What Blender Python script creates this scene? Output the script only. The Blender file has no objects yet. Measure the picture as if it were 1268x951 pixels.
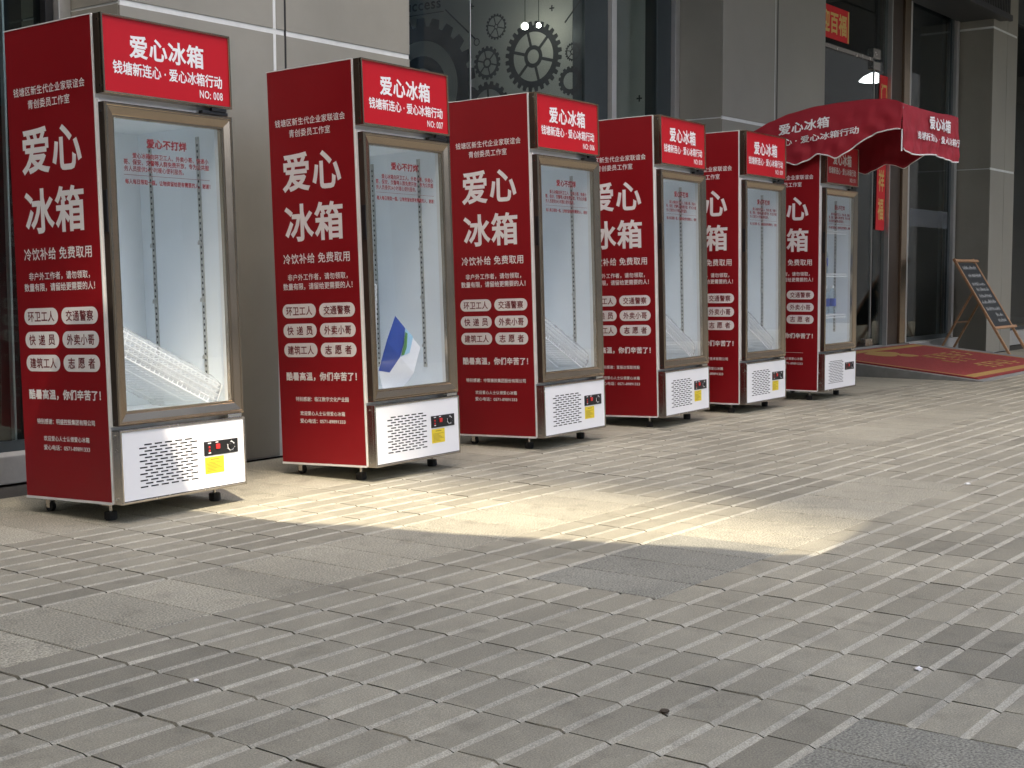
import bpy, bmesh, math, random
from mathutils import Vector, Matrix
random.seed(7)
S = bpy.context.scene
C = S.collection
R = math.radians

# ------------------------------------------------------------------ camera
CAM = Vector((-3.2447, -4.2823, .9479)); YAW, PIT, ROL, FPX = .9287, -.079, -.0024, 1691.97
fwd = Vector((math.sin(YAW)*math.cos(PIT), math.cos(YAW)*math.cos(PIT), math.sin(PIT)))
rt0 = Vector((math.cos(YAW), -math.sin(YAW), 0)); up0 = rt0.cross(fwd)
rt = math.cos(ROL)*rt0 + math.sin(ROL)*up0; up = -math.sin(ROL)*rt0 + math.cos(ROL)*up0
cd = bpy.data.cameras.new('camera'); cam = bpy.data.objects.new('camera', cd); C.objects.link(cam)
cd.sensor_width = 36; cd.lens = FPX/1268*36; cd.clip_start = .05; cd.clip_end = 600
cam.matrix_world = Matrix(((rt.x, up.x, -fwd.x, CAM.x), (rt.y, up.y, -fwd.y, CAM.y), (rt.z, up.z, -fwd.z, CAM.z), (0, 0, 0, 1)))
S.camera = cam

# ------------------------------------------------------------------ sky, sun, exposure
SUN_EL = R(54); SUN_TRAVEL = Vector((.48, .877, 0)).normalized()      # the sun stands over the street, towards the open end of the row
w = bpy.data.worlds.new('World'); S.world = w; w.use_nodes = True
nt = w.node_tree; bg = nt.nodes['Background']; sky = nt.nodes.new('ShaderNodeTexSky')
sky.sky_type = 'NISHITA'; sky.sun_disc = False; sky.sun_elevation = SUN_EL; sky.sun_rotation = math.atan2(-SUN_TRAVEL.x, -SUN_TRAVEL.y)
sky.air_density = 1.0; sky.dust_density = 4.5; sky.ozone_density = .5
nt.links.new(sky.outputs[0], bg.inputs[0]); bg.inputs[1].default_value = .15
sl = bpy.data.lights.new('sun', 'SUN'); sl.energy = 2.0; sl.angle = R(.6); sl.color = (1, .87, .68)
so = bpy.data.objects.new('sun', sl); C.objects.link(so)
sdir = SUN_TRAVEL*math.cos(SUN_EL) + Vector((0, 0, -math.sin(SUN_EL)))
so.rotation_euler = sdir.to_track_quat('-Z', 'Y').to_euler(); so.location = (0, -6, 12)
S.view_settings.view_transform = 'Standard'; S.view_settings.look = 'None'
S.view_settings.exposure = 2.2; S.view_settings.gamma = 1; S.view_settings.use_curve_mapping = False
S.cycles.max_bounces = 16; S.cycles.diffuse_bounces = 12; S.cycles.glossy_bounces = 5; S.cycles.transparent_max_bounces = 24
S.cycles.use_denoising = True

# ------------------------------------------------------------------ materials
MATS = {}
def mat(name, col, rough=.6, metal=0., var=0., vscale=6., bump=0., bscale=80., spec=.5, emit=None, estr=1., coat=0., rvar=0.):
    m = bpy.data.materials.new(name); m.use_nodes = True; n = m.node_tree; b = n.nodes['Principled BSDF']; L = n.links.new
    b.inputs['Base Color'].default_value = (*col, 1); b.inputs['Roughness'].default_value = rough; b.inputs['Metallic'].default_value = metal
    b.inputs['Specular IOR Level'].default_value = spec
    if coat: b.inputs['Coat Weight'].default_value = coat; b.inputs['Coat Roughness'].default_value = .08
    if var or bump or rvar:
        g = n.nodes.new('ShaderNodeNewGeometry')
    if var or rvar:
        t = n.nodes.new('ShaderNodeTexNoise'); t.inputs['Scale'].default_value = vscale; t.inputs['Detail'].default_value = 8; t.inputs['Roughness'].default_value = .65
        L(g.outputs['Position'], t.inputs['Vector'])
    if var:
        mx = n.nodes.new('ShaderNodeMix'); mx.data_type = 'RGBA'
        mx.inputs['A'].default_value = (*[c*(1-var) for c in col], 1); mx.inputs['B'].default_value = (*[min(1, c*(1+var)) for c in col], 1)
        rmp = n.nodes.new('ShaderNodeMapRange'); rmp.inputs['From Min'].default_value = .3; rmp.inputs['From Max'].default_value = .7
        L(t.outputs['Fac'], rmp.inputs['Value']); L(rmp.outputs[0], mx.inputs['Factor']); L(mx.outputs['Result'], b.inputs['Base Color'])
    if rvar:
        r2 = n.nodes.new('ShaderNodeMapRange'); r2.inputs['From Min'].default_value = .3; r2.inputs['From Max'].default_value = .7
        r2.inputs['To Min'].default_value = max(.02, rough-rvar); r2.inputs['To Max'].default_value = rough+rvar
        L(t.outputs['Fac'], r2.inputs['Value']); L(r2.outputs[0], b.inputs['Roughness'])
    if bump:
        t2 = n.nodes.new('ShaderNodeTexNoise'); t2.inputs['Scale'].default_value = bscale; t2.inputs['Detail'].default_value = 4
        bp = n.nodes.new('ShaderNodeBump'); bp.inputs['Strength'].default_value = bump; bp.inputs['Distance'].default_value = .004
        L(g.outputs['Position'], t2.inputs['Vector']); L(t2.outputs['Fac'], bp.inputs['Height']); L(bp.outputs[0], b.inputs['Normal'])
    if emit: b.inputs['Emission Color'].default_value = (*emit, 1); b.inputs['Emission Strength'].default_value = estr
    MATS[name] = m; return m
def glass_mat(name, tint, ior=1.45, rough=.0, haze=0.):
    m = bpy.data.materials.new(name); m.use_nodes = True; n = m.node_tree; n.nodes.clear(); L = n.links.new
    o = n.nodes.new('ShaderNodeOutputMaterial'); tr = n.nodes.new('ShaderNodeBsdfTransparent'); tr.inputs[0].default_value = (*tint, 1)
    gl = n.nodes.new('ShaderNodeBsdfGlossy'); gl.inputs['Roughness'].default_value = rough
    fr = n.nodes.new('ShaderNodeFresnel'); fr.inputs[0].default_value = ior; mx = n.nodes.new('ShaderNodeMixShader')
    ge = n.nodes.new('ShaderNodeNewGeometry'); mr = n.nodes.new('ShaderNodeMapRange'); mr.inputs['To Min'].default_value = ior; mr.inputs['To Max'].default_value = 1/ior   # thin sheet: same reflectance from either side
    L(ge.outputs['Backfacing'], mr.inputs['Value']); L(mr.outputs[0], fr.inputs[0])
    L(fr.outputs[0], mx.inputs[0]); L(gl.outputs[0], mx.inputs[2])
    if haze:
        df = n.nodes.new('ShaderNodeBsdfDiffuse'); df.inputs[0].default_value = (.85, .88, .9, 1); m2 = n.nodes.new('ShaderNodeMixShader')
        m2.inputs[0].default_value = haze; L(tr.outputs[0], m2.inputs[1]); L(df.outputs[0], m2.inputs[2]); L(m2.outputs[0], mx.inputs[1])
    else: L(tr.outputs[0], mx.inputs[1])
    L(mx.outputs[0], o.inputs[0]); MATS[name] = m; return m

M_SIDE = mat('red vinyl', (.255, .0075, .012), .42, var=.07, vscale=2.5, spec=.35, bump=.25, bscale=5, rvar=.08)
M_FACE = mat('red acrylic', (.50, .008, .017), .45, spec=.25)
M_LET = mat('white print', (.82, .81, .80), .5)
M_REDINK = mat('red print', (.19, .006, .010), .6)
M_DINK = mat('dark red print', (.16, .008, .012), .5)
M_BRONZE = mat('bronze anodised aluminium', (.46, .365, .268), .22, 1., var=.04, vscale=6, rvar=.02)
M_BRONZED = mat('dark bronze aluminium', (.085, .066, .052), .36, .6, var=.1, vscale=10)
M_STEEL = mat('brushed steel', (.56, .52, .47), .24, 1., rvar=.05, vscale=20)
M_WHITE = mat('white enamel', (.80, .81, .82), .3, var=.015, vscale=5)
M_LINER = mat('white liner', (.87, .915, .945), .42, var=.02, vscale=8)
M_GASK = mat('white gasket', (.78, .78, .77), .55)
M_BLACK = mat('black plastic', (.012, .012, .013), .4)
M_RUB = mat('black rubber', (.014, .014, .015), .65, bump=.2)
M_DARK = mat('dark cavity', (.015, .015, .016), .8)
M_YEL = mat('yellow sticker', (.75, .58, .03), .55)
M_YINK = mat('olive print', (.35, .26, .03), .6)
M_REDBTN = mat('red switch', (.6, .03, .03), .3)
M_CHROME = mat('bright screw', (.7, .69, .66), .22, 1.)
M_RAIL = mat('galvanised rail', (.50, .50, .47), .45, .4, var=.25, vscale=60)
M_WIRE = mat('white coated wire', (.82, .83, .84), .4)
M_FGLASS = glass_mat('fridge glass', (.985, .995, .995), 1.45)
M_WRAP = glass_mat('bubble film', (.95, .955, .96), 1.3, .2, .24)
M_GLASS = glass_mat('shop glass', (.78, .84, .84), 1.5)
M_PANEL = mat('taupe wall panel', (.255, .247, .208), .55, var=.11, vscale=1.3, bump=.10, bscale=300, rvar=.08)
M_JOINT = mat('pale joint sealant', (.62, .64, .62), .55, var=.1, vscale=10)
M_SILVER = mat('silver aluminium', (.60, .60, .58), .38, .7, var=.06)
M_TEAL = mat('dark slate aluminium', (.045, .058, .062), .42, .3, var=.1)
M_PLINTH = mat('grey stone plinth', (.36, .36, .34), .6, var=.12, vscale=7, bump=.15)
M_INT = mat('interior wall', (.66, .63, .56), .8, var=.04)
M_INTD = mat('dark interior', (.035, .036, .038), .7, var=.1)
M_MURAL = mat('mural paint', (.022, .024, .024), .7)
M_SHUT = mat('grey shutter', (.055, .058, .058), .5, .3, var=.1)
M_SOFF = mat('charcoal soffit', (.028, .030, .032), .5, var=.1)
M_AWN = mat('red awning cloth', (.31, .009, .021), .75, var=.08, vscale=9, bump=.25, bscale=400)
M_PIPE = mat('white piping', (.8, .79, .77), .7)
M_BAN = mat('red paper', (.62, .012, .018), .65, var=.06, vscale=30)
M_GOLD = mat('gold print', (.62, .42, .12), .5)
M_MAT = mat('red mat pile', (.26, .034, .030), .95, var=.22, vscale=40, bump=.6, bscale=500)
M_MATG = mat('gold mat pile', (.38, .24, .07), .95, var=.22, vscale=60, bump=.6, bscale=500)
M_RAMP = mat('ramp concrete', (.22, .225, .215), .7, var=.15, vscale=9, bump=.2)
M_WOOD = mat('easel wood', (.44, .25, .13), .55, var=.25, vscale=30)
M_BOARD = mat('chalkboard', (.022, .026, .027), .7, var=.25, vscale=18)
M_CHALK = mat('chalk', (.55, .56, .55), .9)
M_BLOCKER = mat('pale blocker strip', (.55, .55, .53), .8, var=.05)  # for the added strip that edges the sunlit patch
M_ADDED = mat('added off-frame grey', (.20, .20, .19), .6, var=.3, vscale=.4)  # for the added off-frame blockers and building opposite
M_LAMP = mat('lit lamp', (.9, .9, .85), .5, emit=(1, .93, .8), estr=9)
M_LAMPW = mat('lit white shade', (.9, .9, .9), .5, emit=(1, 1, 1), estr=1.2)
M_BLUE = mat('blue print', (.02, .06, .33), .4); M_LBLUE = mat('pale blue print', (.33, .55, .72), .4); M_GREEN = mat('green print', (.07, .22, .05), .4)
M_PAPER = mat('white paper', (.80, .81, .83), .5)
M_LEAF = mat('dry leaf', (.05, .035, .02), .8); M_PEB = mat('white pebble', (.75, .74, .72), .7)
M_BOTTLE = glass_mat('clear bottle', (.86, .92, .95), 1.33, .03, .12)

# ------------------------------------------------------------------ mesh helpers
class MB:
    def __init__(s): s.v = []; s.f = []; s.m = []
    def add(s, vs, fs, mi=0):
        k = len(s.v); s.v += [tuple(p) for p in vs]
        for f in fs: s.f.append(tuple(i+k for i in f)); s.m.append(mi)
        return s
    def box(s, x0, x1, y0, y1, z0, z1, mi=0):
        return s.add([(x, y, z) for x in (x0, x1) for y in (y0, y1) for z in (z0, z1)],
            [(0, 1, 3, 2), (4, 6, 7, 5), (0, 4, 5, 1), (2, 3, 7, 6), (0, 2, 6, 4), (1, 5, 7, 3)], mi)
    def quad(s, pts, mi=0): return s.add(pts, [tuple(range(len(pts)))], mi)
    def tube(s, p, q, r, n=8, mi=0, r2=None, cap=True):
        p = Vector(p); q = Vector(q); d = (q-p).normalized(); a = d.orthogonal().normalized(); b = d.cross(a); r2 = r if r2 is None else r2
        vs = []
        for k in range(n):
            t = 2*math.pi*k/n; e = a*math.cos(t)+b*math.sin(t); vs += [p+e*r, q+e*r2]
        fs = [(2*k, 2*((k+1) % n), 2*((k+1) % n)+1, 2*k+1) for k in range(n)]
        if cap: fs += [tuple(2*k for k in reversed(range(n))), tuple(2*k+1 for k in range(n))]
        return s.add(vs, fs, mi)
    def beam(s, p, q, w, h, upv=(0, 0, 1), mi=0):
        p = Vector(p); q = Vector(q); d = (q-p).normalized(); a = d.cross(Vector(upv)).normalized(); b = a.cross(d)
        vs = [e + a*(i*w/2) + b*(j*h/2) for e in (p, q) for i, j in ((-1, -1), (1, -1), (1, 1), (-1, 1))]
        return s.add(vs, [(3, 2, 1, 0), (4, 5, 6, 7), (0, 1, 5, 4), (1, 2, 6, 5), (2, 3, 7, 6), (3, 0, 4, 7)], mi)
    def frame(s, x0, x1, z0, z1, prof, mi=0):           # mitred frame facing -Y, profile = (inset, y)
        vs = []
        for ins, y in prof:
            vs += [(x0+ins, y, z0+ins), (x1-ins, y, z0+ins), (x1-ins, y, z1-ins), (x0+ins, y, z1-ins)]
        fs = []
        for k in range(len(prof)-1):
            for j in range(4):
                a = 4*k+j; b = 4*k+(j+1) % 4; fs.append((a, b, b+4, a+4))
        return s.add(vs, fs, mi)
    def mesh(s, name, mats, bevel=0., smooth=False):
        me = bpy.data.meshes.new(name); me.from_pydata(s.v, [], s.f)
        for m in mats: me.materials.append(m)
        me.polygons.foreach_set('material_index', s.m); me.update()
        if bevel or True:
            bm = bmesh.new(); bm.from_mesh(me)
            if bevel: bmesh.ops.bevel(bm, geom=list(bm.edges), offset=bevel, segments=2, profile=.6, affect='EDGES', clamp_overlap=True)
            bmesh.ops.recalc_face_normals(bm, faces=list(bm.faces)); bm.to_mesh(me); bm.free()
        if smooth: me.polygons.foreach_set('use_smooth', [True]*len(me.polygons))
        return me
def ob(name, me, parent=None, loc=(0, 0, 0), rot=(0, 0, 0)):
    o = bpy.data.objects.new(name, me); C.objects.link(o); o.parent = parent; o.location = loc; o.rotation_euler = rot; return o
def tag(o, label=None, cat=None, group=None, kind=None):
    if label: o['label'] = label
    if cat: o['category'] = cat
    if group: o['group'] = group
    if kind: o['kind'] = kind
    return o
def thing(name, label, cat, loc=(0, 0, 0), rot=(0, 0, 0), group=None):
    return tag(ob(name, None, None, loc, rot), label, cat, group)
CACHE = {}
def part(name, key, fn, mats, parent, loc=(0, 0, 0), rot=(0, 0, 0), **kw):
    if key not in CACHE:
        b = MB(); fn(b); CACHE[key] = b.mesh(name, mats, **kw)
    return ob(name, CACHE[key], parent, loc, rot)

_fc = {}
def glyphs(body, bold):
    if (body, bold) in _fc: return _fc[(body, bold)]
    c = bpy.data.curves.new('t', 'FONT'); c.body = body; c.size = 1; c.bevel_depth = bold; c.bevel_resolution = 0; c.resolution_u = 3; c.space_character = 1.08 if len(body) < 14 else 1
    o = bpy.data.objects.new('t', c); C.objects.link(o)
    dg = bpy.context.evaluated_depsgraph_get(); me = bpy.data.meshes.new_from_object(o.evaluated_get(dg))
    vs = [(v.co.x, v.co.y) for v in me.vertices]; dz = [v.co.z for v in me.vertices]; fs = [tuple(p.vertices) for p in me.polygons]
    bpy.data.objects.remove(o); bpy.data.curves.remove(c); bpy.data.meshes.remove(me)
    xs = [p[0] for p in vs]; ys = [p[1] for p in vs]; x0, x1, y0, y1 = min(xs), max(xs), min(ys), max(ys)
    keep = [f for f in fs if sum(dz[i] for i in f) >= -1e-6*len(f)] if bold else fs
    r = ([((x-x0)/(x1-x0), (y-y0)/(y1-y0)) for x, y in vs], keep, [d/max(bold, 1e-6)*.0002 for d in dz]); _fc[(body, bold)] = r; return r
def text(b, body, fmap, bold=.02, mi=0):
    """fmap maps (0..1, 0..1) inside the line's box to a point"""
    vs, fs, dz = glyphs(body, bold); 
    o = Vector(fmap(0, 0)); nrm = (Vector(fmap(1, 0))-o).cross(Vector(fmap(0, 1))-o).normalized()
    return b.add([Vector(fmap(u, v))+nrm*d for (u, v), d in zip(vs, dz)], fs, mi)
def tfront(y, x0, x1, z0, z1): return lambda u, v: (x0+(x1-x0)*u, y, z0+(z1-z0)*v)
def tside(x, y0, y1, z0, z1): return lambda u, v: (x, y0+(y1-y0)*u, z0+(z1-z0)*v)
def disc(b, c, rx, rz, n, y, mi=0): return b.quad([(c[0]+rx*math.cos(2*math.pi*k/n), y, c[1]+rz*math.sin(2*math.pi*k/n)) for k in range(n)], mi)

# ------------------------------------------------------------------ pavement
PX, PY, X0, Y0 = .226, .1143, -.72, -3.39
def paver_mat(name, base, strip=False, slab=False):
    m = bpy.data.materials.new(name); m.use_nodes = True; n = m.node_tree; b = n.nodes['Principled BSDF']; L = n.links.new
    g = n.nodes.new('ShaderNodeNewGeometry'); N = n.nodes.new
    def snap(px, py, ox, oy):
        sub = N('ShaderNodeVectorMath'); sub.operation = 'SUBTRACT'; sub.inputs[1].default_value = (ox, oy, -10); L(g.outputs['Position'], sub.inputs[0])
        dv = N('ShaderNodeVectorMath'); dv.operation = 'DIVIDE'; dv.inputs[1].default_value = (px, py, 1e6); L(sub.outputs[0], dv.inputs[0])
        fl = N('ShaderNodeVectorMath'); fl.operation = 'FLOOR'; L(dv.outputs[0], fl.inputs[0])
        wn = N('ShaderNodeTexWhiteNoise'); wn.noise_dimensions = '3D'; L(fl.outputs[0], wn.inputs['Vector']); return wn.outputs['Value']
    a = snap(PX, PY*(4 if slab else 1), X0-.0012, Y0+2*PY-.0012); c = snap(PX*2, PY*5, X0+PX-.0012, Y0+3*PY-.0012)
    def rng(s, lo, hi, f0=0., f1=1.):
        r = N('ShaderNodeMapRange'); r.inputs['From Min'].default_value = f0; r.inputs['From Max'].default_value = f1
        r.inputs['To Min'].default_value = lo; r.inputs['To Max'].default_value = hi; L(s, r.inputs['Value']); return r.outputs[0]
    def mul(*ss):
        o = ss[0]
        for s in ss[1:]:
            q = N('ShaderNodeMath'); q.operation = 'MULTIPLY'; L(o, q.inputs[0]); L(s, q.inputs[1]); o = q.outputs[0]
        return o
    def noise(sc, det=5, ro=.6):
        t = N('ShaderNodeTexNoise'); t.inputs['Scale'].default_value = sc; t.inputs['Detail'].default_value = det; t.inputs['Roughness'].default_value = ro
        L(g.outputs['Position'], t.inputs['Vector']); return t.outputs['Fac']
    n1, n2, n3 = noise(1.1, 6, .6), noise(14, 6, .7), noise(260 if not slab else 170, 3, .6)
    spk = rng(n3, .45, 1.6, .34, .66) if slab else rng(n3, .70, 1.3, .34, .66)
    parts = [rng(a, .90, 1.10), rng(n1, .84, 1.14, .3, .7), rng(n2, .86, 1.12, .3, .7), spk]
    if not slab and not strip: parts.append(rng(c, .84, 1.04, .12, .16))
    parts.append(rng(noise(9, 3, .5), .84, 1.0, .30, .42)); parts.append(rng(noise(46, 2, .5), 1.0, 1.22, .70, .76))
    f = mul(*parts)
    v = N('ShaderNodeVectorMath'); v.operation = 'SCALE'; v.inputs[0].default_value = base; L(f, v.inputs['Scale']); L(v.outputs[0], b.inputs['Base Color'])
    b.inputs['Roughness'].default_value = .72; b.inputs['Specular IOR Level'].default_value = .35
    L(rng(n2, .58, .86, .3, .7), b.inputs['Roughness'])
    bp = N('ShaderNodeBump'); bp.inputs['Strength'].default_value = .35; bp.inputs['Distance'].default_value = .003; L(n3, bp.inputs['Height']); L(bp.outputs[0], b.inputs['Normal'])
    return m
M_PAV = paver_mat('concrete paver', (.252, .237, .182))
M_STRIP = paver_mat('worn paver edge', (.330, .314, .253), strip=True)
M_SLAB = paver_mat('pale granite slab', (.285, .270, .210), slab=True); M_SLABD = paver_mat('dark granite slab', (.220, .216, .178), slab=True)
M_GROUT = mat('sandy grout', (.045, .042, .036), .9, var=.3, vscale=60)

ground = MB().quad([(-70, -80, -.011), (90, -80, -.011), (90, 12, -.011), (-70, 12, -.011)]).mesh('ground', [M_GROUT])
GROUND = tag(ob('ground', ground), kind='structure')
PAVE = tag(ob('pavement', None), kind='structure')
def is_slab(i, j):
    # i counts along the shops, j away from the camera
    if 18 <= j < 22 and i < 11: return True
    if 18 <= j < 22 and 21 <= i < 33: return True
    if 10 <= j < 14 and 4 <= i < 16: return True
    if -2 <= j < 2 and i < 1: return True
    if -2 <= j < 2 and 22 <= i < 30: return True
    if j >= 30: return True
    return False
def pav_mb(lx, ly, ch, var=0):
    """one paver: flat top, wide worn chamfer on the street side"""
    b = MB(); h = -.03; r = .0025; e = .0035*var
    o = [(0, 0), (lx, 0), (lx, ly), (0, ly)]
    if ch:
        vs = [(0, 0, h), (lx, 0, h), (lx, ly, h), (0, ly, h), (0, 0, -.0065), (lx, 0, -.0065), (0+e, ch+e*.4, 0), (lx, ch-e*.3, 0), (lx, ly-r, 0), (0, ly-r, 0), (lx, ly, -r), (0, ly, -r)]
        b.add(vs, [(6, 7, 8, 9)], 0); b.add(vs, [(4, 5, 7, 6)], 1)
        b.add(vs, [(9, 8, 10, 11), (0, 1, 5, 4), (11, 10, 2, 3), (1, 2, 10, 8, 7, 5), (0, 4, 6, 9, 11, 3)], 0)
    else:
        vs = [(x, y, h) for x, y in o] + [(x, y, -r) for x, y in o] + [(r, r, 0), (lx-r, r, 0), (lx-r, ly-r, 0), (r, ly-r, 0)]
        b.add(vs, [(8, 9, 10, 11)] + [(4+k, 4+(k+1) % 4, 8+(k+1) % 4, 8+k) for k in range(4)] + [(k, (k+1) % 4, 4+(k+1) % 4, 4+k) for k in range(4)])
    return b
PAVM = [pav_mb(PX-.0062, PY-.0036, .0165, v) for v in (-1, 0, 1)]
pav_me = [b.mesh('paver', [M_PAV, M_STRIP]) for b in PAVM]
SLB = pav_mb(PX-.003, PY*4-.003, 0); slab_me = SLB.mesh('granite_slab', [M_SLAB]); slabd_me = SLB.mesh('granite_slab', [M_SLABD])
def area(x, y):
    v = Vector((x+PX/2, y+PY/2, 0))-CAM; z = v.dot(fwd)
    if z < .5: return 0
    u = 634+FPX*v.dot(rt)/z; vv = 475.5-FPX*v.dot(up)/z
    return 1/z**3 if -25 < u < 1293 and 400 < vv < 975 else 0
cells, slabs = [], []
for i in range(-14, 88):
    for j in range(-16, 38):
        x, y = X0+i*PX+(.0008 if i % 2 else 0), Y0+j*PY
        if is_slab(i, j):
            if (j+2) % 4 == 0: slabs.append((area(x, y+.2), x, y))
        else: cells.append((area(x, y), x, y))
cells.sort(reverse=True); slabs.sort(reverse=True)
def rnd_t(): return (random.uniform(-.004, .004), random.uniform(-.0014, .0014), random.uniform(-.003, .003)), random.uniform(-.0006, .0005)
for k, (ar, x, y) in enumerate(cells[:300]):
    r, z = rnd_t(); ob('paver', pav_me[random.randrange(3)], PAVE, (x+random.uniform(-.0008, .0008), y, z), r)
for k, (ar, x, y) in enumerate(slabs[:150]):
    r, z = rnd_t(); dk = (y < -3 and x < 0) or (-2.4 < y < -1.7 and x < .9); ob('granite_slab', slabd_me if dk else slab_me, PAVE, (x, y, z*.7), tuple(a*.35 for a in r))
def joined(name, src, rest, mats):
    big = MB()
    for ar, x, y in rest:
        b = src[random.randrange(len(src))]; z = random.uniform(-.0016, .0004); k = len(big.v); t = random.uniform(-.004, .004)
        big.v += [(x+vx, y+vy, z+vz+(vx-PX/2)*t) for vx, vy, vz in b.v]; big.f += [tuple(i+k for i in f) for f in b.f]; big.m += b.m
    me = bpy.data.meshes.new(name); me.from_pydata(big.v, [], big.f); [me.materials.append(m) for m in mats]
    me.polygons.foreach_set('material_index', big.m); me.update(); tag(ob(name, me, PAVE), kind='stuff')
joined('distant_pavers', PAVM, cells[300:], [M_PAV, M_STRIP])
joined('distant_slabs', [SLB], slabs[150:], [M_SLAB])
# plain paving beyond the laid field
b = MB()
for x0, x1, y0, y1 in ((-70, -3.9, -80, 12), (19.2, 90, -80, 12), (-3.9, 19.2, -80, Y0-16*PY)): b.quad([(x0, y0, -.005), (x1, y0, -.005), (x1, y1, -.005), (x0, y1, -.005)])
ob('outer_paving', b.mesh('outer_paving', [M_PAV]), PAVE)

# ------------------------------------------------------------------ unseen blockers added to shade the scene and shape the sunlit patch
TE = Vector((SUN_TRAVEL.y, -SUN_TRAVEL.x, 0)); TD = 46.; TT = math.tan(SUN_EL)
def filled(name, polys, m, M, ext):
    cu = bpy.data.curves.new(name, 'CURVE'); cu.dimensions = '2D'; cu.fill_mode = 'BOTH'; cu.extrude = ext
    for pts in polys:
        sp = cu.splines.new('POLY'); sp.points.add(len(pts)-1); sp.use_cyclic_u = True
        for p, q in zip(sp.points, pts): p.co = (*q, 0, 1)
    co = bpy.data.objects.new('t', cu); C.objects.link(co)
    me = bpy.data.meshes.new_from_object(co.evaluated_get(bpy.context.evaluated_depsgraph_get())); bpy.data.objects.remove(co)
    me.transform(M); me.materials.append(m); return me
# added unseen sun blocker, its opening cut to the outline of the sunlit patch
LINE = [(.25, .75), (.38, .0), (.41, -.45), (.45, -.554), (.54, -.773), (.61, -1.136), (.70, -1.37), (.953, -2.07), (.97, -2.26), (1.05, -2.38), (1.40, -2.33), (2.0, -2.24)]
def shifted(d):      # the line pushed towards the street by d
    out = []
    for k, (x, y) in enumerate(LINE):
        (xa, ya), (xb, yb) = LINE[max(0, k-1)], LINE[min(len(LINE)-1, k+1)]; n = Vector((yb-ya, -(xb-xa))).normalized()
        n = n if n.x < 0 or n.y < 0 else -n; out.append((x+n.x*d, y+n.y*d))
    return out
GAP = [p for k, p in enumerate(shifted(.36)) if k < 11 and k not in (8, 9)] + [(1.62, -1.95), (1.78, -1.4), (1.72, -.9), (1.52, -.5), (1.46, -.1), (1.44, .2), (1.24, .42)]
gap = [(Vector((x, y, 0)).dot(TE), (TD+Vector((x, y, 0)).dot(SUN_TRAVEL))*TT) for x, y in GAP]
base = -SUN_TRAVEL*TD
MW = Matrix(((TE.x, 0, -SUN_TRAVEL.x, base.x), (TE.y, 0, -SUN_TRAVEL.y, base.y), (0, 1, 0, 0), (0, 0, 0, 1)))
BLK = thing('sun_blocker_wall', 'unseen tall grey wall added to block the sun, with a shaped opening high up', 'building')
ob('wall', filled('wall', [[(-13, 0), (30, 0), (30, 88), (-13, 88)], gap], M_ADDED, MW, .05), BLK)
# added unseen strip on a post, its edge cuts the near side of the sunlit patch
CZ = 4.3; sh = SUN_TRAVEL*(CZ/TT)
EDGE = LINE + list(reversed([p for k, p in enumerate(shifted(.80)) if k not in (8, 9)]))
BLK2 = thing('sun_blocker_strip', 'unseen thin strip on a post, added to edge the sunlit patch', 'shade_strip')
ob('shade_strip', filled('shade_strip', [[(x-sh.x, y-sh.y) for x, y in EDGE]], M_BLOCKER, Matrix.Translation((0, 0, CZ)), .02), BLK2)
ob('post', MB().tube((.5-sh.x, -2.6-sh.y, 0), (.5-sh.x, -2.6-sh.y, CZ-.02), .05, 12).mesh('post', [M_SILVER]), BLK2)
# added street front opposite, off-frame, right part raised to darken reflections
OPP = thing('added_opposite_building', 'unseen long grey building added across the street to darken the glass', 'building', (10, -34, 0))
ob('wall', MB().box(-75, 12, -8, 0, 0, 8.5).mesh('wall', [M_ADDED]), OPP); ob('wall', MB().box(12.1, 110, -8, 0, 0, 24).mesh('wall', [M_ADDED]), OPP)
b = MB()
for k in range(47): [b.box(-73+k*3.9, -70.6+k*3.9, 0, .05, z+.6, z+3.0) for z in ((0, 3.9) if k < 22 else (0, 3.9, 7.8, 11.7, 15.6, 19.5))]
ob('window_row', b.mesh('window_row', [M_TEAL]), OPP)
WING = thing('light_blocker_wing', 'unseen grey wing added to cut light from the left of the row', 'building', (-6.6, -13, 0))  # unseen wing, added to dim the light on left-facing sides
ob('wall', MB().box(-.4, 0, 2.5, 14, 0, 11).mesh('wall', [M_PANEL]), WING)

WING2 = thing('light_blocker_wing', 'unseen grey wing added to darken the walk beyond the easel', 'building', (24, -16, 0))  # unseen wing, added to hold light off the far paving
ob('wall', MB().box(0, .4, 0, 16.5, 0, 22).mesh('wall', [M_ADDED]), WING2)
# ------------------------------------------------------------------ shop building
BLD = thing('shop_building', 'taupe panelled shop front with dark glass bays and pillars behind the fridges', 'building')
YW, YG, TOP = 1.0, 1.44, 4.72
ZJ0, ZJ1 = 2.198, 2.224
def pillar(x0, x1, joints, dark=None):
    p = ob('pillar', MB().box(x0+.004, x1-.004, YW+.004, YG+.325, 0, TOP).mesh('pillar', [M_JOINT]), BLD)
    edges = [x0] + [e for j in joints for e in j] + [x1]
    for a, c in zip(edges[0::2], edges[1::2]):
        for z0, z1 in ((.004, ZJ0), (ZJ1, 3.86), (3.885, TOP)):
            ob('panel', MB().box(a, c, YW, YW+.015, z0, z1).mesh('panel', [M_PANEL], bevel=.003), p)
    for sx in (x0, x1):
        a, c = (sx-.0004, sx+.0146) if sx == x0 else (sx-.0146, sx+.0004)
        for z0, z1 in ((.004, ZJ0+.008), (ZJ1-.008, 3.86), (3.885, TOP)):
            ob('panel', MB().box(a, c, YW+.0155, YG+.33, z0, z1).mesh('panel', [M_PANEL], bevel=.002), p)
    if dark: ob('dark_joint', MB().box(dark[0], dark[1], YW+.0025, YW+.0158, .004, TOP).mesh('dark_joint', [M_DARK]), p)  # dark strip set into the joint
    return p
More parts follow.
